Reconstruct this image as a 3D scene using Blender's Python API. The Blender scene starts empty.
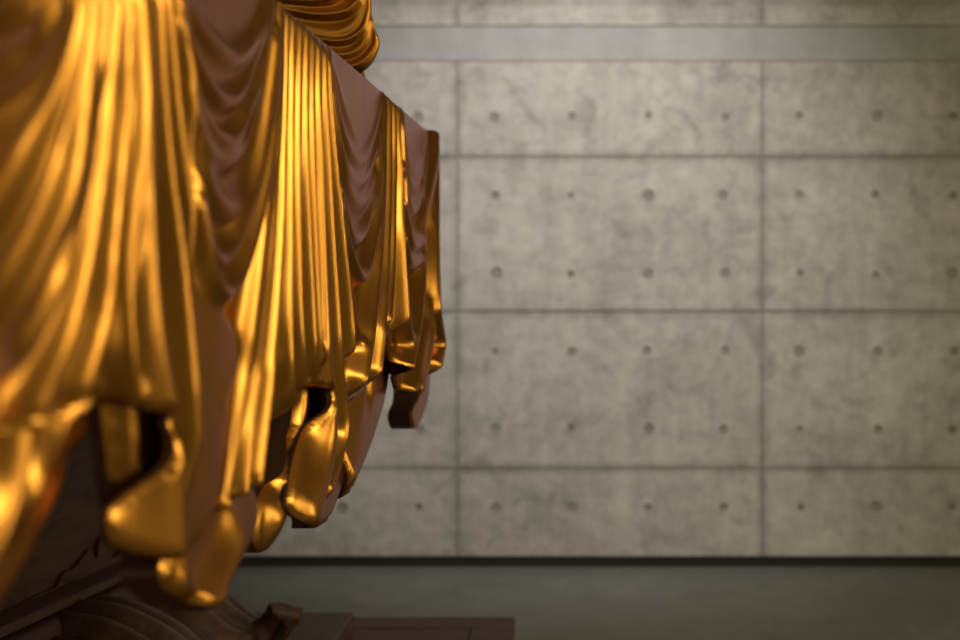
import bpy, bmesh, math, random
import numpy as np
from mathutils import Vector, geometry

S = bpy.context.scene
COL = S.collection
F = 1333.0            # focal length in pixels (960 px frame, 50 mm on 36 mm)
PX, PY = 576.0, 259.0 # principal point of the shifted view
CZ = 1.82             # eye height
XD = -0.5             # plane of the hanging drapery
WY = 7.87             # face of the concrete wall
FOCAL = 50.0

# ------------------------------------------------------------------ materials
def new_mat(name):
    m = bpy.data.materials.new(name); m.use_nodes = True
    nt = m.node_tree; b = nt.nodes['Principled BSDF']
    return m, nt, b

def N(nt, t, **kw):
    n = nt.nodes.new(t)
    for k, v in kw.items():
        if k in n.inputs.keys(): n.inputs[k].default_value = v
        else: setattr(n, k, v)
    return n

def ramp(nt, stops):
    r = nt.nodes.new('ShaderNodeValToRGB')
    e = r.color_ramp.elements
    while len(e) < len(stops): e.new(0.5)
    for el, (p, c) in zip(e, stops):
        el.position = p; el.color = (*c, 1) if len(c) == 3 else c
    return r

def mat_gold(name='gold_lacquer', r0=.25, r1=.36):
    m, nt, b = new_mat(name)
    L = nt.links
    tc = N(nt, 'ShaderNodeTexCoord')
    mp = N(nt, 'ShaderNodeMapping'); mp.inputs['Scale'].default_value = (3, 3, 1.2)
    n = N(nt, 'ShaderNodeTexNoise', Scale=2.0, Detail=4.0)
    L.new(tc.outputs['Object'], mp.inputs[0]); L.new(mp.outputs[0], n.inputs['Vector'])
    r = ramp(nt, [(0.3, (0.58, 0.245, 0.034)), (0.7, (0.68, 0.295, 0.044))])
    L.new(n.outputs['Fac'], r.inputs[0]); L.new(r.outputs[0], b.inputs['Base Color'])
    b.inputs['Metallic'].default_value = 1.0
    n2 = N(nt, 'ShaderNodeTexNoise', Scale=9.0, Detail=5.0)
    L.new(mp.outputs[0], n2.inputs['Vector'])
    mr = N(nt, 'ShaderNodeMapRange'); mr.inputs['To Min'].default_value = r0; mr.inputs['To Max'].default_value = r1
    L.new(n2.outputs['Fac'], mr.inputs['Value']); L.new(mr.outputs[0], b.inputs['Roughness'])
    b.inputs['Specular Tint'].default_value = (0.55, 0.48, 0.62, 1)
    b.inputs['Coat Weight'].default_value = 0.12; b.inputs['Coat Roughness'].default_value = 0.2
    return m

def mat_wood(name, c0, c1, rough=0.5, axis=(1, 8, 8)):
    m, nt, b = new_mat(name)
    L = nt.links
    tc = N(nt, 'ShaderNodeTexCoord')
    mp = N(nt, 'ShaderNodeMapping'); mp.inputs['Scale'].default_value = axis
    n = N(nt, 'ShaderNodeTexNoise', Scale=3.0, Detail=8.0, Roughness=0.6, Distortion=0.6)
    L.new(tc.outputs['Object'], mp.inputs[0]); L.new(mp.outputs[0], n.inputs['Vector'])
    r = ramp(nt, [(0.35, c0), (0.68, c1)])
    L.new(n.outputs['Fac'], r.inputs[0]); L.new(r.outputs[0], b.inputs['Base Color'])
    b.inputs['Roughness'].default_value = rough
    b.inputs['Specular IOR Level'].default_value = 0.25
    bp = N(nt, 'ShaderNodeBump', Strength=0.15, Distance=0.01)
    L.new(n.outputs['Fac'], bp.inputs['Height']); L.new(bp.outputs[0], b.inputs['Normal'])
    return m

def mat_concrete(name, lo, hi, rough=0.75, scale=1.0, stain=True, spec=0.3):
    m, nt, b = new_mat(name)
    L = nt.links
    tc = N(nt, 'ShaderNodeTexCoord')
    n = N(nt, 'ShaderNodeTexNoise', Scale=1.3 * scale, Detail=9.0, Roughness=0.62)
    n2 = N(nt, 'ShaderNodeTexNoise', Scale=7.0 * scale, Detail=6.0, Roughness=0.7)
    mp = N(nt, 'ShaderNodeMapping'); mp.inputs['Scale'].default_value = (6, 6, 0.7)
    n3 = N(nt, 'ShaderNodeTexNoise', Scale=2.0, Detail=4.0)
    L.new(tc.outputs['Object'], n.inputs['Vector']); L.new(tc.outputs['Object'], n2.inputs['Vector'])
    L.new(tc.outputs['Object'], mp.inputs[0]); L.new(mp.outputs[0], n3.inputs['Vector'])
    a = N(nt, 'ShaderNodeMath', operation='MULTIPLY_ADD'); a.inputs[1].default_value = 0.45
    L.new(n2.outputs['Fac'], a.inputs[0])
    k = N(nt, 'ShaderNodeMath', operation='MULTIPLY'); k.inputs[1].default_value = 0.4
    L.new(n.outputs['Fac'], k.inputs[0]); L.new(k.outputs[0], a.inputs[2])
    a2 = N(nt, 'ShaderNodeMath', operation='MULTIPLY_ADD'); a2.inputs[1].default_value = 0.15
    L.new(n3.outputs['Fac'], a2.inputs[0]); L.new(a.outputs[0], a2.inputs[2])
    r = ramp(nt, [(0.33, lo), (0.62, hi)])
    L.new(a2.outputs[0], r.inputs[0])
    out = r.outputs[0]
    if stain:   # dark blotches of damp and worn formwork
        v = N(nt, 'ShaderNodeTexNoise', Scale=3.1 * scale, Detail=5.0, Roughness=0.55, Distortion=0.8)
        L.new(tc.outputs['Object'], v.inputs['Vector'])
        sr = ramp(nt, [(0.56, (1, 1, 1)), (0.74, (0.66, 0.66, 0.68))])
        L.new(v.outputs['Fac'], sr.inputs[0])
        mx = N(nt, 'ShaderNodeMix', data_type='RGBA', blend_type='MULTIPLY')
        mx.inputs[0].default_value = 1.0
        L.new(out, mx.inputs[6]); L.new(sr.outputs[0], mx.inputs[7])
        out = mx.outputs[2]
    L.new(out, b.inputs['Base Color'])
    b.inputs['Roughness'].default_value = rough
    b.inputs['Specular IOR Level'].default_value = spec
    bp = N(nt, 'ShaderNodeBump', Strength=0.25, Distance=0.01)
    L.new(n2.outputs['Fac'], bp.inputs['Height']); L.new(bp.outputs[0], b.inputs['Normal'])
    return m

def weather_joints(m, z0):
    """grime that has settled along the formwork joints of the panels"""
    nt = m.node_tree; L = nt.links; b = nt.nodes['Principled BSDF']
    src = b.inputs['Base Color'].links[0].from_socket
    tc = N(nt, 'ShaderNodeTexCoord'); sp = N(nt, 'ShaderNodeSeparateXYZ'); L.new(tc.outputs['Object'], sp.inputs[0])
    ds = []
    for ax, off, per in ((0, 1.1, 1.8), (2, z0, .9185)):
        a = N(nt, 'ShaderNodeMath', operation='SUBTRACT'); a.inputs[1].default_value = off; L.new(sp.outputs[ax], a.inputs[0])
        p = N(nt, 'ShaderNodeMath', operation='PINGPONG'); p.inputs[1].default_value = per/2; L.new(a.outputs[0], p.inputs[0])
        ds.append(p.outputs[0])
    mn = N(nt, 'ShaderNodeMath', operation='MINIMUM'); L.new(ds[0], mn.inputs[0]); L.new(ds[1], mn.inputs[1])
    nz = N(nt, 'ShaderNodeTexNoise', Scale=4.0, Detail=5.0); L.new(tc.outputs['Object'], nz.inputs['Vector'])
    mr = N(nt, 'ShaderNodeMapRange'); mr.interpolation_type = 'SMOOTHSTEP'
    mr.inputs['From Min'].default_value = 0.0; mr.inputs['From Max'].default_value = .055
    mr.inputs['To Min'].default_value = .85; mr.inputs['To Max'].default_value = 0.0
    L.new(mn.outputs[0], mr.inputs['Value'])
    fm = N(nt, 'ShaderNodeMath', operation='MULTIPLY'); L.new(mr.outputs[0], fm.inputs[0]); L.new(nz.outputs['Fac'], fm.inputs[1])
    mx = N(nt, 'ShaderNodeMix', data_type='RGBA', blend_type='MULTIPLY')
    L.new(fm.outputs[0], mx.inputs[0]); L.new(src, mx.inputs[6]); mx.inputs[7].default_value = (.45, .44, .42, 1)
    L.new(mx.outputs[2], b.inputs['Base Color'])

def add_veins(m):
    nt = m.node_tree; L = nt.links; b = nt.nodes['Principled BSDF']
    src = b.inputs['Base Color'].links[0].from_socket
    tc = N(nt, 'ShaderNodeTexCoord')
    v = N(nt, 'ShaderNodeTexNoise', Scale=1.1, Detail=3.0, Distortion=1.5); L.new(tc.outputs['Object'], v.inputs['Vector'])
    r = ramp(nt, [(.488, (0, 0, 0)), (.5, (1, 1, 1)), (.512, (0, 0, 0))]); L.new(v.outputs['Fac'], r.inputs[0])
    k = N(nt, 'ShaderNodeMath', operation='MULTIPLY'); k.inputs[1].default_value = .3; L.new(r.outputs[0], k.inputs[0])
    mx = N(nt, 'ShaderNodeMix', data_type='RGBA'); L.new(k.outputs[0], mx.inputs[0]); L.new(src, mx.inputs[6])
    mx.inputs[7].default_value = (.26, .25, .23, 1); L.new(mx.outputs[2], b.inputs['Base Color'])

def mat_plain(name, c, rough=0.6):
    m, nt, b = new_mat(name)
    b.inputs['Base Color'].default_value = (*c, 1); b.inputs['Roughness'].default_value = rough
    return m

GOLD = mat_gold(); SATIN = mat_gold('satin_gold', .4, .5)
BROWN = mat_plain('brown_lacquer', (0.075, 0.032, 0.018), 0.38)
DARKWOOD = mat_wood('dark_wood', (0.045, 0.021, 0.014), (0.095, 0.046, 0.031), 0.5, (8, 1, 8))
REDWOOD = mat_wood('red_brown_wood', (0.05, 0.02, 0.014), (0.085, 0.036, 0.027), 0.5, (1, 8, 8))
CONC = mat_concrete('board_concrete', (0.235, 0.225, 0.205), (0.47, 0.45, 0.415))
PANEL = mat_concrete('panel_concrete', (0.225, 0.212, 0.195), (0.47, 0.445, 0.41), scale=1.4)
BAND = mat_concrete('smooth_mortar', (0.265, 0.265, 0.262), (0.36, 0.36, 0.352), stain=False)
SEAM = mat_concrete('weathered_joint', (0.17, 0.16, 0.14), (0.26, 0.24, 0.21), stain=False)
FLOOR = mat_concrete('polished_stone', (0.105, 0.112, 0.1), (0.175, 0.18, 0.162), rough=0.42, scale=0.8, stain=False, spec=0.35)
add_veins(FLOOR)
weather_joints(PANEL, CZ - (468 - PY)*WY/F)
BLACK = mat_plain('gap_shade_black', (0.008, 0.008, 0.008), 0.8)
CEIL = mat_concrete('ceiling_concrete', (0.28, 0.27, 0.24), (0.4, 0.38, 0.35), stain=False)

# ------------------------------------------------------------------ helpers
def link(name, me, mats, parent=None):
    o = bpy.data.objects.new(name, me); COL.objects.link(o)
    for m in (mats if isinstance(mats, (list, tuple)) else [mats]): me.materials.append(m)
    if parent:
        o.parent = parent
        o.location = -Vector(parent.location)   # meshes are written in world coordinates
    return o

def mesh(name, verts, faces, mats, parent=None, smooth=True, mi=None):
    me = bpy.data.meshes.new(name)
    me.from_pydata([tuple(v) for v in verts], [], [tuple(f) for f in faces])
    me.update()
    if smooth: me.polygons.foreach_set('use_smooth', [True] * len(me.polygons))
    if mi is not None: me.polygons.foreach_set('material_index', list(mi))
    o = link(name, me, mats, parent)
    return o

def fix_normals(o):
    bm = bmesh.new(); bm.from_mesh(o.data)
    bmesh.ops.recalc_face_normals(bm, faces=bm.faces); bm.to_mesh(o.data); bm.free()

def empty(name, loc):
    o = bpy.data.objects.new(name, None); COL.objects.link(o); o.location = loc
    o.empty_display_size = 0.2
    return o

def tag(o, label, cat, group=None):
    o['label'] = label; o['category'] = cat
    if group: o['group'] = group

def structure(o): o['kind'] = 'structure'; return o

def catmull(pts, n=8, closed=False):
    P = [np.array(p, float) for p in pts]; out = []
    m = len(P); rng = range(m if closed else m - 1)
    for i in rng:
        if closed: a, b, c, d = P[(i-1) % m], P[i], P[(i+1) % m], P[(i+2) % m]
        else: a, b, c, d = P[max(i-1, 0)], P[i], P[i+1], P[min(i+2, m-1)]
        for k in range(n):
            t = k / n
            out.append(0.5*((2*b) + (-a+c)*t + (2*a-5*b+4*c-d)*t*t + (-a+3*b-3*c+d)*t**3))
    if not closed: out.append(P[-1])
    return np.array(out)

# point on the drapery plane seen at pixel (x, y), r metres proud of it
def unproj(x, y, r):
    Y = F * (-(XD + r)) / (PX - x)
    return Y, CZ - (y - PY) * Y / F

class Relief:
    """Relief of carved folds: the smooth maximum of many crests on the (Y, z) plane."""
    def __init__(self, base=0.0, p=7.0, ramp=None):
        self.c = []; self.base = base; self.p = p; self.ramp = ramp
    def grow(self, z):     # folds start shallow at the top edge and deepen on the way down
        if self.ramp is None: return np.ones_like(z)
        zt, d, lo = self.ramp
        t = np.clip((zt - z)/d, 0, 1)
        return lo + (1-lo)*t
    def fold(self, pts, h=0.036, w=0.036, wn=None, fade0=0.0, fade1=0.0, spread=1.0, crisp=0.0):
        q = catmull(pts, 6)
        Y, z = unproj(q[:, 0], q[:, 1], self.base + h)
        for _ in range(4): Y, z = unproj(q[:, 0], q[:, 1], self.base + h*self.grow(z))
        self.c.append((np.stack([Y, z], 1), h, w, wn or w, fade0, fade1, spread, crisp)); return self
    def __call__(self, Y, z):
        Y = np.asarray(Y, float); z = np.asarray(z, float)
        acc = np.zeros_like(Y)
        for q, h, wf, wn, f0, f1, sp, cr in self.c:
            W = max(wf, wn)*max(sp, 1)
            lo = q.min(0) - W; hi = q.max(0) + W
            idx = np.nonzero((Y > lo[0]) & (Y < hi[0]) & (z > lo[1]) & (z < hi[1]))[0]
            if not len(idx): continue
            y0 = Y[idx]; z0 = z[idx]
            best = np.full(len(idx), 1e9); bt = np.zeros(len(idx)); side = np.zeros(len(idx))
            n = len(q) - 1
            for i in range(n):
                a = q[i]; d = q[i+1] - a; L2 = d @ d + 1e-12
                t = np.clip(((y0 - a[0])*d[0] + (z0 - a[1])*d[1]) / L2, 0, 1)
                ey = y0 - a[0] - t*d[0]; ez = z0 - a[1] - t*d[1]
                D = ey*ey + ez*ez
                m = D < best
                best[m] = D[m]; bt[m] = (i + t[m]) / n
                side[m] = (d[0]*ez[m] - d[1]*ey[m])
            dist = np.sqrt(best)
            wi = wf
            if wf > wn*1.2 and self.ramp is not None:      # the far arm of a swag is pulled tight
                k = np.clip((bt - .5)/.3, 0, 1); wi = wf + (max(.032, wn) - wf)*k*k*(3-2*k)
            w = np.where(side > 0, wi, wn) * (1 + (sp-1)*bt)
            if self.ramp is not None: w = w * self.grow(z0)**.85   # tighter pleats where they are gathered
            u = np.clip(dist / w, 0, 1)
            prof = 0.5 + 0.5*np.cos(np.pi*u)
            if self.ramp is not None: prof = prof + .05*np.sin(2*np.pi*u)*np.sin(np.pi*u)   # a lesser pleat on each flank
            if cr: k = cr*bt**1.5; prof = prof*(1-k) + k*np.clip(1.06 - np.sqrt(u*u + .004), 0, 1)
            hh = np.full(len(idx), h)
            if f0 > 0: hh = hh * np.clip(bt / f0, 0, 1)**0.7
            if f1 > 0: hh = hh * np.clip((1 - bt) / f1, 0, 1)**0.7
            acc[idx] += (np.maximum(hh*prof, 0) * 50)**self.p
        R = self.base + self.grow(z) * acc**(1/self.p) / 50
        if self.ramp is not None:     # the tongues end in flat boards
            t = np.clip((1.47 - z)/.15, 0, 1); t = t*t*(3-2*t)*.3
            R = R*(1-t) + HR*t
        return R

def poly_dist(P, Q):
    """distance of points P to closed polyline Q"""
    best = np.full(len(P), 1e9)
    for i in range(len(Q)):
        a = Q[i]; d = Q[(i+1) % len(Q)] - a; L2 = d @ d + 1e-12
        t = np.clip(((P - a) @ d) / L2, 0, 1)
        e = P - a - t[:, None]*d
        best = np.minimum(best, (e*e).sum(1))
    return np.sqrt(best)

def resample(Q, step):
    out = []
    n = len(Q)
    for i in range(n):
        a, b = Q[i], Q[(i+1) % n]
        k = max(1, int(np.linalg.norm(b - a) / step))
        for j in range(k): out.append(a + (b - a)*j/k)
    return np.array(out)

def carve(name, outline, relief, thick, mats, parent, step=(0.006, 0.008), rd=0.012, plane='drape', to3d=None, sink=None):
    """A carved board: the outline (in Y, z metres) filled with a fine net, raised by the
    relief, rounded at its rim and backed by its own thickness."""
    Q = resample(np.array(outline), step[0])
    lo, hi = Q.min(0), Q.max(0)
    gy = np.arange(lo[0] + step[0]/2, hi[0], step[0]); gz = np.arange(lo[1] + step[1]/2, hi[1], step[1])
    A, B = np.meshgrid(gy, gz, indexing='ij')
    A = A.copy(); A[:, 1::2] += step[0]*0.5
    P = np.stack([A.ravel(), B.ravel()], 1)
    # inside test
    ins = np.zeros(len(P), bool)
    x, y = P[:, 0], P[:, 1]
    for i in range(len(Q)):
        x1, y1 = Q[i]; x2, y2 = Q[(i+1) % len(Q)]
        if y1 == y2: continue
        c = ((y1 > y) != (y2 > y)) & (x < (x2-x1)*(y-y1)/(y2-y1) + x1)
        ins ^= c
    P = P[ins]
    D = poly_dist(P, Q)
    k = D > step[0]*0.55
    P, D = P[k], D[k]
    nq = len(Q)
    pts = [Vector(v) for v in Q] + [Vector(v) for v in P]
    V, E, Fc, ov, oe, of = geometry.delaunay_2d_cdt(pts, [(i, (i+1) % nq) for i in range(nq)], [list(range(nq))], 1, 1e-6, True)
    V2 = np.array([(v.x, v.y) for v in V])
    full = np.zeros(len(V2))
    Dm = poly_dist(V2, Q)
    R = relief(V2[:, 0], V2[:, 1])
    E0 = np.array([(f[i], f[(i+1) % len(f)]) for f in Fc for i in range(len(f))])
    deg = np.maximum(np.bincount(E0[:, 0], minlength=len(V2)), 1)
    for _ in range(6):
        R = np.where(Dm < 2.5*step[0], R, .5*R + .5*np.bincount(E0[:, 0], weights=R[E0[:, 1]], minlength=len(V2))/deg)
    t = np.clip(1 - Dm/rd, 0, 1)
    R = R - rd*(1 - np.sqrt(np.maximum(1 - t*t, 0)))*0.9
    if sink is not None: R = R + sink(V2[:, 0], V2[:, 1])
    front = to3d(V2[:, 0], V2[:, 1], R)
    back = to3d(V2[:, 0], V2[:, 1], R*0.93 + relief.base*0.07 - thick)
    n = len(V2)
    faces = [tuple(f) for f in Fc]
    cen = np.array([V2[list(f)].mean(0) for f in faces]); keep = np.zeros(len(faces), bool)
    for i in range(nq):
        x1, y1 = Q[i]; x2, y2 = Q[(i+1) % nq]
        if y1 == y2: continue
        keep ^= ((y1 > cen[:, 1]) != (y2 > cen[:, 1])) & (cen[:, 0] < (x2-x1)*(cen[:, 1]-y1)/(y2-y1) + x1)
    faces = [f for f, k in zip(faces, keep) if k]
    cnt = {}
    for f in faces:
        for i in range(len(f)):
            e = (f[i], f[(i+1) % len(f)]); cnt[e] = 1
    rim = [e for e in cnt if (e[1], e[0]) not in cnt]
    bk = [tuple(i + n for i in reversed(f)) for f in faces]
    # rim strip: own vertices so the edge shades crisply
    verts = list(front) + list(back)
    ids = {}
    def rv(i):
        if i not in ids:
            ids[i] = len(verts); verts.append(front[i]); verts.append(front[i]*0.5 + back[i]*0.5); verts.append(back[i])
        return ids[i]
    side = []
    for a, b in rim:
        i, j = rv(a), rv(b)
        side.append((i, i+1, j+1, j)); side.append((i+1, i+2, j+2, j+1))
    allf = faces + bk + side
    o = mesh(name, verts, allf, [mats, BROWN], parent, mi=[0]*len(faces) + [1]*(len(bk) + len(side)))
    return o

def drape3d(Y, z, R): return np.stack([XD + R, Y, z], 1)

# ------------------------------------------------------------------ room shell
def quad(name, pts, mat):
    return structure(mesh(name, pts, [(0, 1, 2, 3)], mat, smooth=False))

X0, X1, YB, ZC = -5.2, 5.2, -4.5, 5.2
quad('floor', [(X0, YB, 0), (X1, YB, 0), (X1, WY+0.3, 0), (X0, WY+0.3, 0)], FLOOR)
quad('ceiling', [(X0, YB, ZC), (X0, WY+0.3, ZC), (X1, WY+0.3, ZC), (X1, YB, ZC)], CEIL)
quad('wall_left', [(X0, YB, 0), (X0, WY+0.3, 0), (X0, WY+0.3, ZC), (X0, YB, ZC)], CONC)
quad('wall_right', [(X1, YB, 0), (X1, YB, ZC), (X1, WY+0.3, ZC), (X1, WY+0.3, 0)], CONC)
quad('wall_back', [(X0, YB, 0), (X0, YB, ZC), (X1, YB, ZC), (X1, YB, 0)], CONC)

def build_wall():
    verts, faces, mi = [], [], []
    def v(x, y, z): verts.append((x, y, z)); return len(verts) - 1
    def rect(x0, x1, z0, z1, y, m):
        a = [v(x0, y, z0), v(x1, y, z0), v(x1, y, z1), v(x0, y, z1)]; faces.append(a); mi.append(m)
    g = 0.004; dp = 0.010          # half joint width, joint depth
    def zpx(py): return CZ - (py - PY)*WY/F
    seams_z = [zpx(468), zpx(311), zpx(156.5)]
    band0, band1 = zpx(61), zpx(26)
    bottom = zpx(556.5)
    rows = [(bottom, seams_z[0], [zpx(507.5)]), (seams_z[0], seams_z[1], [zpx(429), zpx(351)]),
            (seams_z[1], seams_z[2], [zpx(274), zpx(195.5)]), (seams_z[2], band0, [zpx(116.5)]),
            (band1, band1+0.92, [band1+0.23, band1+0.69]), (band1+0.92, band1+1.84, [band1+1.15, band1+1.61])]
    xs = [1.1 + 1.8*k for k in range(-4, 4)]
    xs = [max(X0, min(X1, x)) for x in xs]
    if xs[0] > X0: xs = [X0] + xs
    if xs[-1] < X1: xs = xs + [X1]
    nseg = 16; rnd = random.Random(7)
    for (z0, z1, hz) in rows:
        z1 = min(z1, ZC)
        for k in range(len(xs)-1):
            xa, xb = xs[k], xs[k+1]
            if xb - xa < 0.05: continue
            ax, bx, az, bz = xa+g, xb-g, z0+g, z1-g
            # bevelled joint walls and floor
            for (p, q) in (((ax, az), (bx, az)), ((bx, az), (bx, bz)), ((bx, bz), (ax, bz)), ((ax, bz), (ax, az))):
                f = [v(p[0], WY, p[1]), v(q[0], WY, q[1]), v(q[0], WY+dp, q[1]), v(p[0], WY+dp, p[1])]
                faces.append(f); mi.append(2)
            full = xb - xa > 1.75
            hx = [xa + 0.225 + 0.45*i for i in range(4)] if full else []
            hz2 = [h for h in hz if h < bz - 0.1]
            if not hx or not hz2:
                rect(ax, bx, az, bz, WY, 0); continue
            # columns and rows of the panel, one tie hole to a cell
            cx = [ax] + [(hx[i]+hx[i+1])/2 for i in range(3)] + [bx]
            cz = [az] + [(hz2[i]+hz2[i+1])/2 for i in range(len(hz2)-1)] + [bz]
            for i in range(4):
                for j in range(len(hz2)):
                    c0, c1, d0, d1 = cx[i], cx[i+1], cz[j], cz[j+1]
                    ox, oz = hx[i] + rnd.uniform(-.008, .008), hz2[j] + rnd.uniform(-.006, .006)
                    filled = rnd.random() < .35
                    R = rnd.uniform(.029, .036) if filled else rnd.uniform(.02, .027); hd = .008 if filled else .032
                    ring, cone, bot, outer = [], [], [], []
                    for s in range(nseg):
                        a = 2*math.pi*(s+0.5)/nseg
                        ca, sa = math.cos(a), math.sin(a)
                        ring.append(v(ox+R*ca, WY, oz+R*sa)); cone.append(v(ox+R*.8*ca, WY+hd, oz+R*.8*sa))
                        tx = ((c1-ox) if ca > 0 else (ox-c0))/max(abs(ca), 1e-6)
                        tz = ((d1-oz) if sa > 0 else (oz-d0))/max(abs(sa), 1e-6)
                        tt = min(tx, tz)
                        outer.append(v(ox+ca*tt, WY, oz+sa*tt))
                    ccs = {}
                    for s in range(nseg):
                        n2 = (s+1) % nseg
                        p, q = verts[outer[s]], verts[outer[n2]]
                        if abs(p[0]-q[0]) > 1e-6 and abs(p[2]-q[2]) > 1e-6:   # this wedge turns a cell corner
                            kx = c1 if max(p[0], q[0]) > ox and abs(max(p[0], q[0])-c1) < 1e-6 else c0
                            kz = d1 if max(p[2], q[2]) > oz and abs(max(p[2], q[2])-d1) < 1e-6 else d0
                            faces.append([ring[s], outer[s], v(kx, WY, kz), outer[n2], ring[n2]])
                        else: faces.append([ring[s], outer[s], outer[n2], ring[n2]])
                        mi.append(0)
                        faces.append([ring[s], ring[n2], cone[n2], cone[s]]); mi.append(2)
                    faces.append(list(cone)); mi.append(2)
    # joint floor behind everything
    rect(X0, X1, bottom, ZC, WY+dp, 2)
    # smooth mortar band standing a little back from the panels
    rect(X0, X1, band0+0.004, band1-0.004, WY+0.004, 1)
    # underside of the wall above the shadow gap
    f = [v(X0, WY, bottom), v(X1, WY, bottom), v(X1, WY+.3, bottom), v(X0, WY+.3, bottom)]
    faces.append(f); mi.append(0)
    o = mesh('wall_front', verts, faces, [PANEL, BAND, SEAM], smooth=False, mi=mi)
    structure(o)
    # black sheet across the shadow gap, its shade put into the colour
    quad('gap_shade_sheet', [(X0, WY+.012, 0), (X1, WY+.012, 0), (X1, WY+.012, bottom+.02), (X0, WY+.012, bottom+.02)], BLACK)
build_wall()

# ------------------------------------------------------------------ the gold drapery
ZT = CZ + (PY - 140) * (F*0.5/(PX-440)) / F       # top edge
ALTAR = empty('altar_drapery', (-1.3, 2.9, 1.2))
tag(ALTAR, 'gold lacquered carved drapery falling in swags and scalloped hem over dark pedestal', 'drapery')

R1 = Relief(0.0, ramp=(ZT, .6, .3))
f = R1.fold
# left swag arms and the first bundle (nearest, out of focus)
f([(52,-6),(42,20),(18,36),(-10,44),(-60,40),(-240,10)], h=.046, w=.034)
f([(72,-6),(63,28),(48,55),(22,82),(-10,97),(-60,100),(-240,80)], h=.044, w=.030)
f([(85,-6),(77,35),(63,75),(40,115),(12,152),(-15,172),(-60,182),(-240,170)], h=.046, w=.032)
f([(98,-6),(91,50),(81,95),(67,140),(50,190),(22,242),(-10,275),(-60,292),(-240,285)], h=.046, w=.032)
f([(108,-6),(102,60),(94,125),(85,185),(68,240),(42,298),(12,332),(-20,348),(-240,345)], h=.042, w=.026)
f([(119,-6),(114,60),(107,110),(98,180),(85,240),(69,300),(42,352),(8,377),(-20,388),(-240,390)], h=.045, w=.028)
f([(131,-6),(127,40),(121,100),(114,170),(106,230),(95,290),(80,350),(60,400),(45,440)], h=.046, w=.029)
f([(141,-6),(139,60),(137,120),(131,190),(124,260),(116,330),(100,390),(85,425)], h=.043, w=.025)
f([(150,-6),(149,60),(146,140),(142,220),(138,300),(140,350),(148,390),(157,410)], h=.044, w=.028)
f([(160,-6),(159,60),(156,130),(157,200),(159,260),(164,320),(172,370),(181,420),(185,480),(188,550)], h=.054, w=.05, spread=1.45, crisp=.9)
f([(159,440),(154,500),(154,548)], h=.024, w=.06, fade0=.2)
f([(169,-6),(170,40),(172,100),(177,165),(184,220),(190,270),(194,310),(198,350),(203,410),(206,470),(207,530)], h=.045, w=.028, fade1=.15, spread=1.8)
f([(178,-6),(180,40),(184,90),(191,150),(198,200),(204,260),(210,310)], h=.038, w=.028, fade1=.3)
f([(185,-6),(190,40),(195,80),(203,140),(209,190)], h=.04, w=.026, fade1=.4)
# swag seen against the brown field
f([(188,-6),(205,25),(222,48),(240,63),(253,56),(264,35),(272,10),(275,-4)], h=.042, w=.085, wn=.024)
f([(186,0),(203,55),(220,88),(236,104),(250,95),(262,65),(272,30),(277,4)], h=.046, w=.055, wn=.02)
f([(188,20),(206,95),(222,128),(238,143),(249,135),(257,115),(265,92),(273,55),(278,10)], h=.05, w=.045, wn=.02)
f([(196,90),(208,130),(222,155),(236,163),(249,153),(259,130),(268,95)], h=.042, w=.04, wn=.022)
f([(203,140),(212,175),(226,203),(240,212),(252,200),(262,165),(271,115)], h=.024, w=.06, wn=.045)
f([(206,180),(216,235),(230,262),(242,252),(253,225),(263,193),(271,148),(277,95),(281,40)], h=.04, w=.04, wn=.024)
f([(208,200),(222,268),(238,294),(250,284),(261,254),(271,212),(278,158),(282,90),(284,30)], h=.046, w=.034, wn=.022)
f([(256,330),(245,358),(232,386),(227,400)], h=.03, w=.02, fade0=.5)
f([(238,318),(232,370),(225,430),(218,490),(210,560)], h=.024, w=.10, wn=.32, fade0=.1)
# second bundle
f([(284,4),(283,60),(280,110),(276,160),(273,200),(268,260),(261,320),(254,370),(246,420),(238,470),(232,505)], h=.036, w=.032, wn=.022)
f([(288,8),(287,80),(285,140),(281,200),(277,270),(271,330),(265,380),(258,430),(252,490)], h=.045, w=.03)
f([(293,14),(292,90),(290,160),(288,230),(284,300),(279,360),(273,420),(266,480)], h=.046, w=.032)
f([(299,20),(298,100),(297,180),(296,260),(295,330),(297,380),(302,402)], h=.046, w=.033)
f([(306,26),(305,100),(304,170),(304,240),(305,310),(308,350),(313,380)], h=.044, w=.032)
f([(312,32),(312,100),(312,170),(314,240),(317,300),(320,350),(327,386)], h=.045, w=.032)
f([(318,40),(318,120),(319,200),(321,270),(324,330),(327,360)], h=.042, w=.032)
f([(324,46),(324,110),(326,180),(328,250),(331,320),(334,370),(338,415),(335,460),(323,515)], h=.047, w=.036, spread=2.4)
f([(330,52),(331,110),(334,180),(337,240),(341,300),(345,360),(351,420),(347,455),(337,490)], h=.045, w=.036)
f([(333,58),(336,110),(340,160),(345,210),(350,260),(355,310),(358,350)], h=.045, w=.033)
# second swag
f([(333,58),(342,95),(350,120),(358,135),(366,139)], h=.024, w=.1, wn=.022, fade1=.25)
f([(333,64),(341,110),(350,143),(358,160),(365,164),(371,155),(378,135),(383,112),(385,97)], h=.032, w=.08, wn=.026)
f([(336,95),(344,145),(352,172),(361,183),(369,180),(376,165),(382,140),(386,105)], h=.034, w=.06, wn=.03)
f([(338,120),(347,172),(356,197),(364,204),(371,195),(378,172),(384,140)], h=.024, w=.06, wn=.045)
f([(345,190),(354,228),(362,241),(370,232),(376,210),(381,188),(385,150)], h=.038, w=.05, wn=.03)
f([(346,200),(354,240),(362,266),(370,279),(376,266),(381,235),(385,195),(388,150),(389,104)], h=.048, w=.045, wn=.026)
f([(351,270),(357,310),(363,338),(367,347),(373,330),(378,300),(382,270)], h=.036, w=.05, wn=.028)
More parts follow.
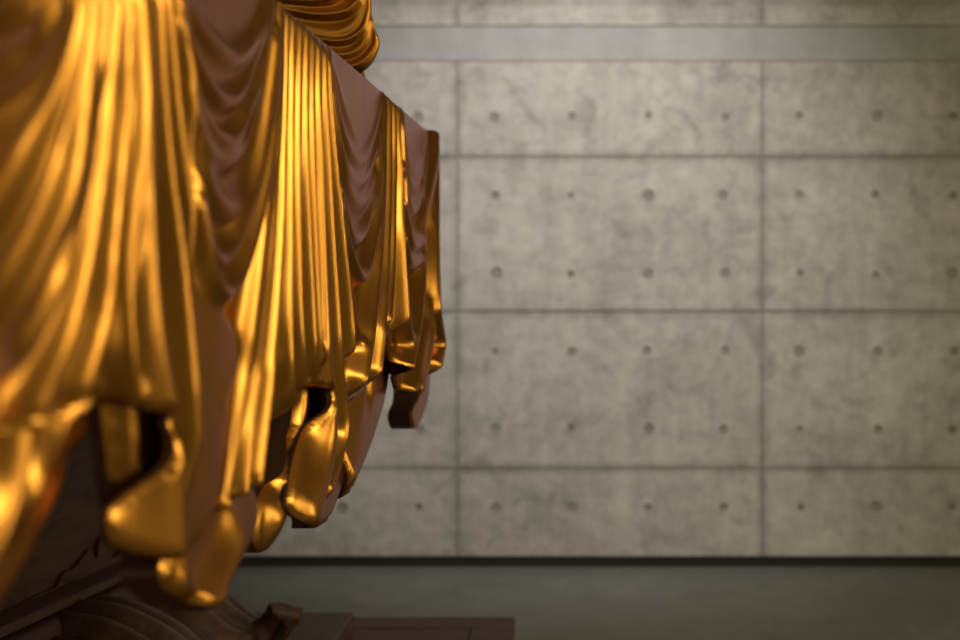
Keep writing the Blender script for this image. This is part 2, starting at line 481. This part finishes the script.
# third bundle
f([(384,128),(383,160),(382,190),(379,240)], h=.042, w=.05, fade0=.3, fade1=.3)
f([(389,97),(388,150),(387,200),(385,250),(381,300),(376,340),(370,380)], h=.056, w=.05)
f([(394,101),(394,160),(393,220),(391,280),(388,330),(384,372)], h=.06, w=.044)
f([(398,106),(399,160),(398,220),(397,270),(394,320)], h=.06, w=.044)
f([(402,111),(403,150),(405,190),(406,230),(408,270),(411,320)], h=.056, w=.046)
f([(405,114),(407,160),(410,210),(413,250)], h=.04, w=.05, fade1=.3)
# third swag
f([(404,116),(408,150),(413,171),(417,177),(421,168),(425,150),(427,131)], h=.026, w=.12, wn=.03)
f([(404,125),(410,172),(417,190),(423,176),(427,150),(429,135)], h=.034, w=.08, wn=.035)
f([(406,170),(412,202),(418,212),(424,196),(428,165),(430,140)], h=.038, w=.08, wn=.035)
f([(408,205),(415,240),(420,248),(426,240),(429,215),(431,180)], h=.046, w=.08, wn=.035)
f([(409,240),(414,262),(420,266),(426,255),(430,235)], h=.046, w=.07, wn=.035)
f([(408,280),(412,325),(416,344),(422,325),(427,290),(430,250)], h=.046, w=.1, wn=.035)
# last bundle at the far corner
f([(428,128),(429,200),(429,255),(425,310),(417,360),(411,395)], h=.058, w=.06, wn=.045, fade0=.5)
f([(433,131),(434,200),(434,260),(432,315),(425,360),(419,392)], h=.05, w=.08, wn=.05)
f([(437,290),(436,330),(431,365),(426,388)], h=.064, w=.09, wn=.05, fade0=.3)
f([(440,136),(440,200),(440,260),(442,310),(447,342),(444,365)], h=.075, w=.14, wn=.055)
f([(439,131),(440,170),(440,240)], h=.11, w=.25, wn=.085, fade1=.7)

HR = 0.03
def lift(px, relief):
    q = np.array(px, float)
    r = HR if relief is R1 else relief.base - .006
    Y, z = unproj(q[:, 0], q[:, 1], r)
    return np.stack([Y, z], 1)

hem1 = [(-90,452),(-40,440),(20,432),(45,428),(62,427),(84,409),(97,402),(103,385),(112,368),(120,394),(142,409),(159,412),
        (166,419),(164,437),(159,468),(149,496),(142,518),(143,538),(152,552),(167,560),(189,558),(207,541),
        (214,524),(227,512),(235,508),(243,498),(250,491),(262,488),(273,490),(278,455),(285,434),(298,412),(303,400),
        (306,384),(314,386),(329,391),(325,420),(317,452),(310,480),(306,505),(309,521),(316,528),(325,524),(332,511),(338,497),(346,474),(354,450),(357,438),
        (354,418),(358,404),(370,400),(380,388),(389,376),(390,345),(394,330),(400,340),(406,372),(412,393),(420,390),(428,382),(434,372),(439,358),(446,343)]
L = lift(hem1, R1)
# keep the hem's run along the drape in order where the relief would fold it back
corner_y = 4.85
hem = [tuple(p) for p in L]
hem = [(min(p[0], corner_y), p[1]) for p in hem]
sm = catmull([(0.93, hem[0][1])] + [h for h in hem if h[0] > 0.95] + [(corner_y, hem[-1][1] + .02)], 3)
out = list(map(tuple, sm)) + [(corner_y, ZT - .03), (corner_y - .03, ZT), (0.93, ZT)]
carve('swagged_cloth', out, R1, 0.008, GOLD, ALTAR, step=(0.0045, 0.0065), rd=0.012, to3d=drape3d)

def tongue(px, base, folds, thick, name='scalloped_lappet', rd=0.012, step=(.007, .008)):
    R = Relief(base)
    for a in folds: R.fold(a[0], **a[1])
    q = catmull(px, 4, closed=True)
    Q = lift(q, R)
    return carve(name, Q, R, thick, GOLD, ALTAR, step=step, rd=rd, to3d=drape3d)

B = -0.034
# far corner lappet
tongue([(402,310),(405,350),(408,385),(409,405),(411,422),(414,429),(419,424),(425,408),(428,393),(429,372),(429,350),(428,310),(416,300)], B,
       [([(424,300),(425,360),(422,400),(418,426)], dict(h=.045, w=.13, wn=.06))], .07)
# lappet under the third bundle
tongue([(346,350),(338,400),(335,450),(336,485),(339,497),(343,498),(351,490),(360,470),(370,445),(378,420),(383,402),(388,370),(388,340),(365,330)], B,
       [([(368,340),(366,400),(358,450),(350,480)], dict(h=.03, w=.10)), ([(376,350),(375,400),(368,430),(355,475)], dict(h=.035, w=.07))], .05)
# lappet peeping between the second bundle's folds
tongue([(292,360),(286,420),(272,470),(258,505),(255,535),(259,551),(264,552),(272,540),(280,520),(287,497),(297,470),(303,452),(322,424),(330,400),(330,360),(312,350)], B,
       [([(312,370),(309,420),(300,470),(286,520)], dict(h=.03, w=.06)), ([(326,370),(324,410),(314,445)], dict(h=.03, w=.05)), ([(303,380),(298,425),(288,480)], dict(h=.025, w=.04))], .055)
# great rounded lappet below the first swag
tongue([(176,520),(166,556),(162,576),(169,592),(183,604),(203,611),(219,598),(238,566),(250,541),(255,520),(255,500),(248,482),(225,468),(195,480)], .018,
       [([(253,498),(250,540),(239,575),(219,612)], dict(h=.034, w=.03, wn=.055, fade0=.35)), ([(196,545),(190,580),(204,612)], dict(h=.012, w=.04, wn=.035, fade0=.4))], .045)
# thick board backing the broad fold of the second bundle
tongue([(305,430),(304,480),(305,505),(308,521),(314,528),(320,527),(327,521),(333,508),(338,494),(346,470),(351,445),(345,410),(315,405)], -.022,
       [([(332,420),(330,470),(320,515)], dict(h=.02, w=.10))], .045)
# recessed lappet left of the bright fold
tongue([(88,370),(93,400),(96,440),(101,490),(108,525),(120,550),(142,558),(168,545),(176,480),(165,400),(130,370)], -.024,
       [([(140,380),(143,440),(149,500),(158,560)], dict(h=.036, w=.04, wn=.05))], .014)
# nearest lappet, running out of the frame
tongue([(-90,400),(-95,560),(-85,700),(-55,690),(-25,640),(2,601),(22,568),(40,533),(52,505),(62,484),(66,458),(84,442),(98,416),(96,390),(40,380)], B,
       [([(40,400),(36,440),(28,500),(5,560),(-30,620)], dict(h=.045, w=.05)), ([(85,405),(76,435),(56,470),(48,500)], dict(h=.035, w=.03)),
        ([(0,400),(-10,470),(-30,560),(-60,650)], dict(h=.045, w=.06))], .05)

# the seat top the drapery hangs from and its hidden far side
def box(name, x0, x1, y0, y1, z0, z1, mat, parent=None, bev=0.01, seg=2):
    bm = bmesh.new()
    bmesh.ops.create_cube(bm, size=1)
    for v in bm.verts: v.co = Vector(((x0+x1)/2 + v.co.x*(x1-x0), (y0+y1)/2 + v.co.y*(y1-y0), (z0+z1)/2 + v.co.z*(z1-z0)))
    if bev: bmesh.ops.bevel(bm, geom=list(bm.edges), offset=bev, segments=seg, affect='EDGES', profile=0.5)
    me = bpy.data.meshes.new(name); bm.to_mesh(me); bm.free()
    return link(name, me, mat, parent)

# ------------------------------------------------------------------ the seated figure's robe over the knee
ROBE = empty('statue_robe', (-0.95, 3.6, ZT))
tag(ROBE, 'gold stacked robe folds of a seated figure resting above drapery edge', 'statue robe')
YK = 3.55
def robe_px(x, y, r): # plane facing the viewer at YK, relief towards the viewer
    Y = YK - r
    return (x - PX)*Y/F, CZ - (y - PY)*Y/F
class RobeRelief(Relief):
    def fold(self, pts, h=0.036, w=0.036, wn=None, fade0=0.0, fade1=0.0):
        q = catmull(pts, 8)
        X, z = robe_px(q[:, 0], q[:, 1], 0.0)
        self.c.append((np.stack([X, z], 1), h, w, wn or w, fade0, fade1, 1.0, 0.0)); return self
RR = RobeRelief(0.0)
g = RR.fold
g([(225,-14),(276,1),(304,4),(321,4),(337,0),(350,-20),(354,-60)], h=0.037, w=.075, wn=.014)
g([(225,2),(292,13),(311,16.5),(330,17),(347,14),(358,6),(364,-6),(366,-60)], h=0.030, w=.05, wn=.014)
g([(260,28),(300,36),(325,41),(340,42),(352,39),(364,29),(369,15),(370,0),(370,-60)], h=0.026, w=.016, wn=.013)
g([(280,22),(310,30),(332,34),(347,31),(358,22),(364,6)], h=0.017, w=.05, wn=.03)
g([(290,46),(330,55),(347,56),(359,51),(367,40),(370,26)], h=0.015, w=.035, wn=.012)
g([(320,68),(348,67),(363,62),(374,50),(377,40),(374,22)], h=0.022, w=.018, wn=.04)
rout = catmull([(200,90),(330,86),(352,76),(364,71),(374,62),(380,48),(380,38),(375,26),(373,10),(372,-10),(370,-60),(355,-120),(300,-170),(200,-190)], 5, closed=True)
rq = np.stack(robe_px(rout[:, 0], rout[:, 1], 0.0), 1)
def robe3d(X, z, R): return np.stack([X - .35*np.maximum(-R, 0), YK - R, np.maximum(z, ZT + .004)], 1)
carve('stacked_folds', rq, RR, 0.75, SATIN, ROBE, step=(.0035, .0035), rd=0.035, to3d=robe3d)
ro2 = catmull([(300,92),(350,92),(368,91),(374,84),(372,74),(366,64),(340,60),(300,60)], 5, closed=True)
R3 = RobeRelief(-.06); R3.fold([(340,70),(356,84),(362,100)], h=.03, w=.05)
carve('lower_fold', np.stack(robe_px(ro2[:, 0], ro2[:, 1], 0.0), 1), R3, 0.2, SATIN, ROBE, step=(.008, .008), rd=0.03, to3d=robe3d)

# ------------------------------------------------------------------ dark carved pedestal
PED = empty('carved_pedestal', (-1.5, 3.0, 0.4))
tag(PED, 'dark brown carved wooden pedestal with leaf scrolls and rounded moulding beneath gold drapery', 'pedestal')
A0 = np.array([-1.38, 4.2]); DIR = np.array([0.18, 1.0]); DIR = DIR/np.linalg.norm(DIR); NRM = np.array([DIR[1], -DIR[0]])
def rail_pt(s, off, z): p = A0 + DIR*s + NRM*off; return (p[0], p[1], z)
ZR = 0.86
def extrude(name, prof, s0, s1, mat, n=2, smooth=True):
    vs, fs = [], []
    m = len(prof)
    for k in range(n):
        s = s0 + (s1-s0)*k/(n-1)
        for (o, z) in prof: vs.append(rail_pt(s, o, z))
    for k in range(n-1):
        for i in range(m):
            j = (i+1) % m
            fs.append((k*m+i, k*m+j, (k+1)*m+j, (k+1)*m+i))
    fs.append(tuple(range(m))); fs.append(tuple(reversed(range((n-1)*m, n*m))))
    o = mesh(name, vs, fs, mat, PED, smooth=False); fix_normals(o)
    if smooth:
        o.data.polygons.foreach_set('use_smooth', [len(p.vertices) == 4 for p in o.data.polygons])
        md = o.modifiers.new('edge', 'EDGE_SPLIT'); md.split_angle = math.radians(35)
    return o
def arc(cx, cz, r, a0, a1, n=10):
    return [(cx + r*math.cos(math.radians(a0+(a1-a0)*i/n)), cz + r*math.sin(math.radians(a0+(a1-a0)*i/n))) for i in range(n+1)]
extrude('dado_panel', [(-.09, ZR), (-.09, 1.8), (-.6, 1.8), (-.6, ZR)], -3.4, .35, DARKWOOD)
extrude('ledge', [(-.6, ZR-.035), (-.6, ZR), (-.02, ZR), (0, ZR-.006), (.005, ZR-.03), (-.01, ZR-.038)], -3.4, .45, DARKWOOD)
extrude('rounded_moulding', [(-.6, ZR-.12), (-.6, ZR-.04), (-.03, ZR-.04)] + arc(.0, ZR-.085, .042, 90, -90) + [(-.03, ZR-.13)], -3.4, .47, DARKWOOD)
# the cusped plate carved on the dado
def dado_px(x, y):
    ox, oy = A0 + NRM*-.075
    k = (x-PX)/F
    # point on the line (ox,oy)+DIR*s with X/Y = k
    s = (k*oy - ox)/(DIR[0] - k*DIR[1])
    Y = oy + DIR[1]*s
    return s, CZ - (y-PY)*Y/F
cusp = catmull([(30,612),(54,600),(57,587),(65,573),(75,568),(84,556),(91,549),(95,557),(98,558),(99,545),(104,536),(110,548),(113,557),(120,553),(128,540),(140,535)], 5)
cp = [dado_px(*p) for p in cusp]
s_end = cp[-1][0]
cp = [(s, max(z, ZR+.003)) for s, z in cp] + [(s_end+.3, cp[-1][1]), (s_end+.3, ZR), (cp[0][0], ZR)]
vs = [rail_pt(s, -.075, z) for s, z in cp] + [rail_pt(s, -.1, z) for s, z in cp]
m = len(cp)
o = mesh('cusped_plate', vs, [tuple(range(m))] + [(i, (i+1) % m, (i+1) % m+m, i+m) for i in range(m)], DARKWOOD, PED, smooth=False); fix_normals(o)
# pedestal core and block under the leaves
box('base_block', -3.0, -0.80, 0.6, 4.796, 0.40, 0.55, DARKWOOD, PED, .008)
box('seat_block', -2.3, -0.56, 0.95, 4.8, 1.78, ZT-.012, DARKWOOD, PED, .02)
box('neck', -2.6, -1.5, 0.8, 4.3, .54, .8, DARKWOOD, PED, .01)

def leaf(cy, width, xs, zs, twist=0.0, name='scroll_leaf'):
    """one down-turned leaf: a ridged blade that swells from the neck and curls up at its tip"""
    path = catmull(list(zip(xs, zs)), 12)
    n = len(path); mcols = 49
    vs, fs = [], []
    for i, (x, z) in enumerate(path):
        u = i/(n-1)
        a = path[max(i-1, 0)]; b = path[min(i+1, n-1)]
        t = (b-a)/np.linalg.norm(b-a); nx, nz = -t[1], t[0]
        half = width*(0.62 + 0.38*math.sin(min(u*1.5, 1)*math.pi/2))*(1 - 0.6*min(1, max(0, (u-.55)/.3))**1.5)
        for j in range(mcols):
            v = -1 + 2*j/(mcols-1)
            rid = 0.042*(abs(math.cos(v*math.pi*2.0))**0.6)*(1-.5*u)
            dome = -0.10*v*v*(0.5+u*.5)
            e = sum(math.exp(-((u-.74)/.035)**2 - ((v-c)/.07)**2) for c in (-.6, 0, .6))
            h = rid + dome - .05*e
            vs.append((x + nx*h, cy + half*v + twist*u, z + nz*h))
    base = len(vs)
    for i in range(n):
        for j in range(mcols):
            x, y, z = vs[i*mcols+j]; vs.append((x - .02, y, z - .05))
    for i in range(n-1):
        for j in range(mcols-1):
            a = i*mcols+j
            fs.append((a, a+1, a+mcols+1, a+mcols)); fs.append((base+a, base+a+mcols, base+a+mcols+1, base+a+1))
    ring = [j for j in range(mcols)] + [i*mcols+mcols-1 for i in range(1, n)] + [(n-1)*mcols+j for j in range(mcols-2, -1, -1)] + [i*mcols for i in range(n-2, 0, -1)]
    for k in range(len(ring)):
        a, b = ring[k], ring[(k+1) % len(ring)]
        fs.append((a, a+base, b+base, b))
    o = mesh(name, vs, fs, DARKWOOD, PED); fix_normals(o); return o
for cy in (4.3, 3.85, 3.35, 2.85, 2.35):
    leaf(cy, .27, (-1.60, -1.48, -1.34, -1.20, -1.10, -1.04, -.995, -.97), (.72, .79, .79, .73, .655, .63, .655, .70))

# ------------------------------------------------------------------ red-brown plinth
PL = empty('stepped_plinth', (-1.8, 2.8, 0))
tag(PL, 'low red brown wooden plinth with mitred border standing on grey floor', 'plinth')
px1, py1, pz = -.242, 5.29, .40
bw = .16
def prism(name, pts, z0, z1, mat, parent):
    n = len(pts)
    vs = [(x, y, z0) for x, y in pts] + [(x, y, z1) for x, y in pts]
    fs = [tuple(reversed(range(n))), tuple(range(n, 2*n))] + [(i, (i+1) % n, (i+1) % n+n, i+n) for i in range(n)]
    o = mesh(name, vs, fs, mat, parent, smooth=False); fix_normals(o)
    md = o.modifiers.new('bevel', 'BEVEL'); md.width = .004; md.segments = 2
    return o
xl, yf = -3.4, .3
prism('border_board', [(px1-bw, yf), (px1, yf), (px1, py1), (px1-bw, py1-bw)], pz-.06, pz, REDWOOD, PL)
prism('border_board', [(xl, py1-bw), (px1-bw-.002, py1-bw), (px1-.002, py1), (xl, py1)], pz-.06, pz, REDWOOD, PL)
prism('top_panel', [(xl, yf), (px1-bw-.003, yf), (px1-bw-.003, py1-bw-.003), (xl, py1-bw-.003)], pz-.06, pz-.002, REDWOOD, PL)
prism('plinth_base', [(xl, yf), (px1-.02, yf), (px1-.02, py1-.02), (xl, py1-.02)], 0, pz-.06, REDWOOD, PL)

# ------------------------------------------------------------------ light
def aim(o, tgt):
    o.rotation_euler = (Vector(tgt) - o.location).to_track_quat('-Z', 'Y').to_euler()
def area(name, loc, tgt, size, power, col, sy=None):
    l = bpy.data.lights.new(name, 'AREA'); l.size = size; l.energy = power; l.color = col
    if sy: l.shape = 'RECTANGLE'; l.size_y = sy
    o = bpy.data.objects.new(name, l); COL.objects.link(o); o.location = loc; aim(o, tgt); return o
def spot(name, loc, tgt, power, col, ang, blend=.8, r=.1):
    l = bpy.data.lights.new(name, 'SPOT'); l.energy = power; l.color = col; l.spot_size = math.radians(ang); l.spot_blend = blend; l.shadow_soft_size = r
    o = bpy.data.objects.new(name, l); COL.objects.link(o); o.location = loc; aim(o, tgt); return o
AMBER = (1, .74, .50); WARM = (1, .885, .55); NEUT = (1, .955, .92)
spot('wall_spot_lamp', (.1, 4.2, 4.7), (0, WY, 2.05), 760, NEUT, 62, 1.0, .15)
spot('right_bounce_fill', (2.4, 3.4, 5.0), (5.2, 3.4, 2.2), 300, AMBER, 66, 1.0, .15)  # added fill, bounced off the right wall into the gold folds
spot('back_bounce_fill', (.2, -1.8, 5.0), (-.8, -4.5, 2.0), 800, AMBER, 80, 1.0, .15)  # fill added behind the camera, so the back wall reflects in the robe
area('strip_fill_right', (5.1, 1.6, 2.3), (0, 1.9, 2.0), .45, 34, WARM, 3.8)  # invented strip light, no window here; draws bright stripes on the folds
area('strip_fill_back', (2.6, -4.3, 2.4), (-.3, 2.5, 1.9), .5, 30, WARM, 3.8)  # second added strip behind the view, mirrored by the steeper flanks
area('strip_fill_back_left', (-1.9, -4.3, 2.7), (-.6, 3.0, 2.3), .7, 28, WARM, 3.6)  # unseen strip light put in to brighten the robe folds
area('overhead_fill', (3.3, 1.6, 5.05), (1.6, 1.8, 1.0), 2.2, 165, WARM, 3.6)  # broad overhead fill, added to brighten the swag arms
area('strip_fill_far', (5.1, 4.4, 2.2), (-.4, 4.0, 2.0), .9, 42, WARM, 2.6)  # added strip fill for the far bundles, not a real window
W = bpy.data.worlds.new('World'); S.world = W; W.use_nodes = True
W.node_tree.nodes['Background'].inputs[0].default_value = (.6, .6, .6, 1)
W.node_tree.nodes['Background'].inputs[1].default_value = .02

# ------------------------------------------------------------------ camera
cam = bpy.data.cameras.new('camera'); co = bpy.data.objects.new('camera', cam); COL.objects.link(co)
co.location = (0, 0, CZ); co.rotation_euler = (math.radians(90), 0, 0)
cam.lens = FOCAL*F/1333.33; cam.sensor_width = 36
cam.shift_x = -(PX-480)/960; cam.shift_y = (PY-320)/960
cam.dof.use_dof = True; cam.dof.focus_distance = 3.0; cam.dof.aperture_fstop = 2.4
cam.clip_start = .05
S.camera = co
vs_ = S.view_settings
vs_.view_transform = 'Standard'; vs_.look = 'None'; vs_.gamma = 1; vs_.use_curve_mapping = False
vs_.exposure = 0.0
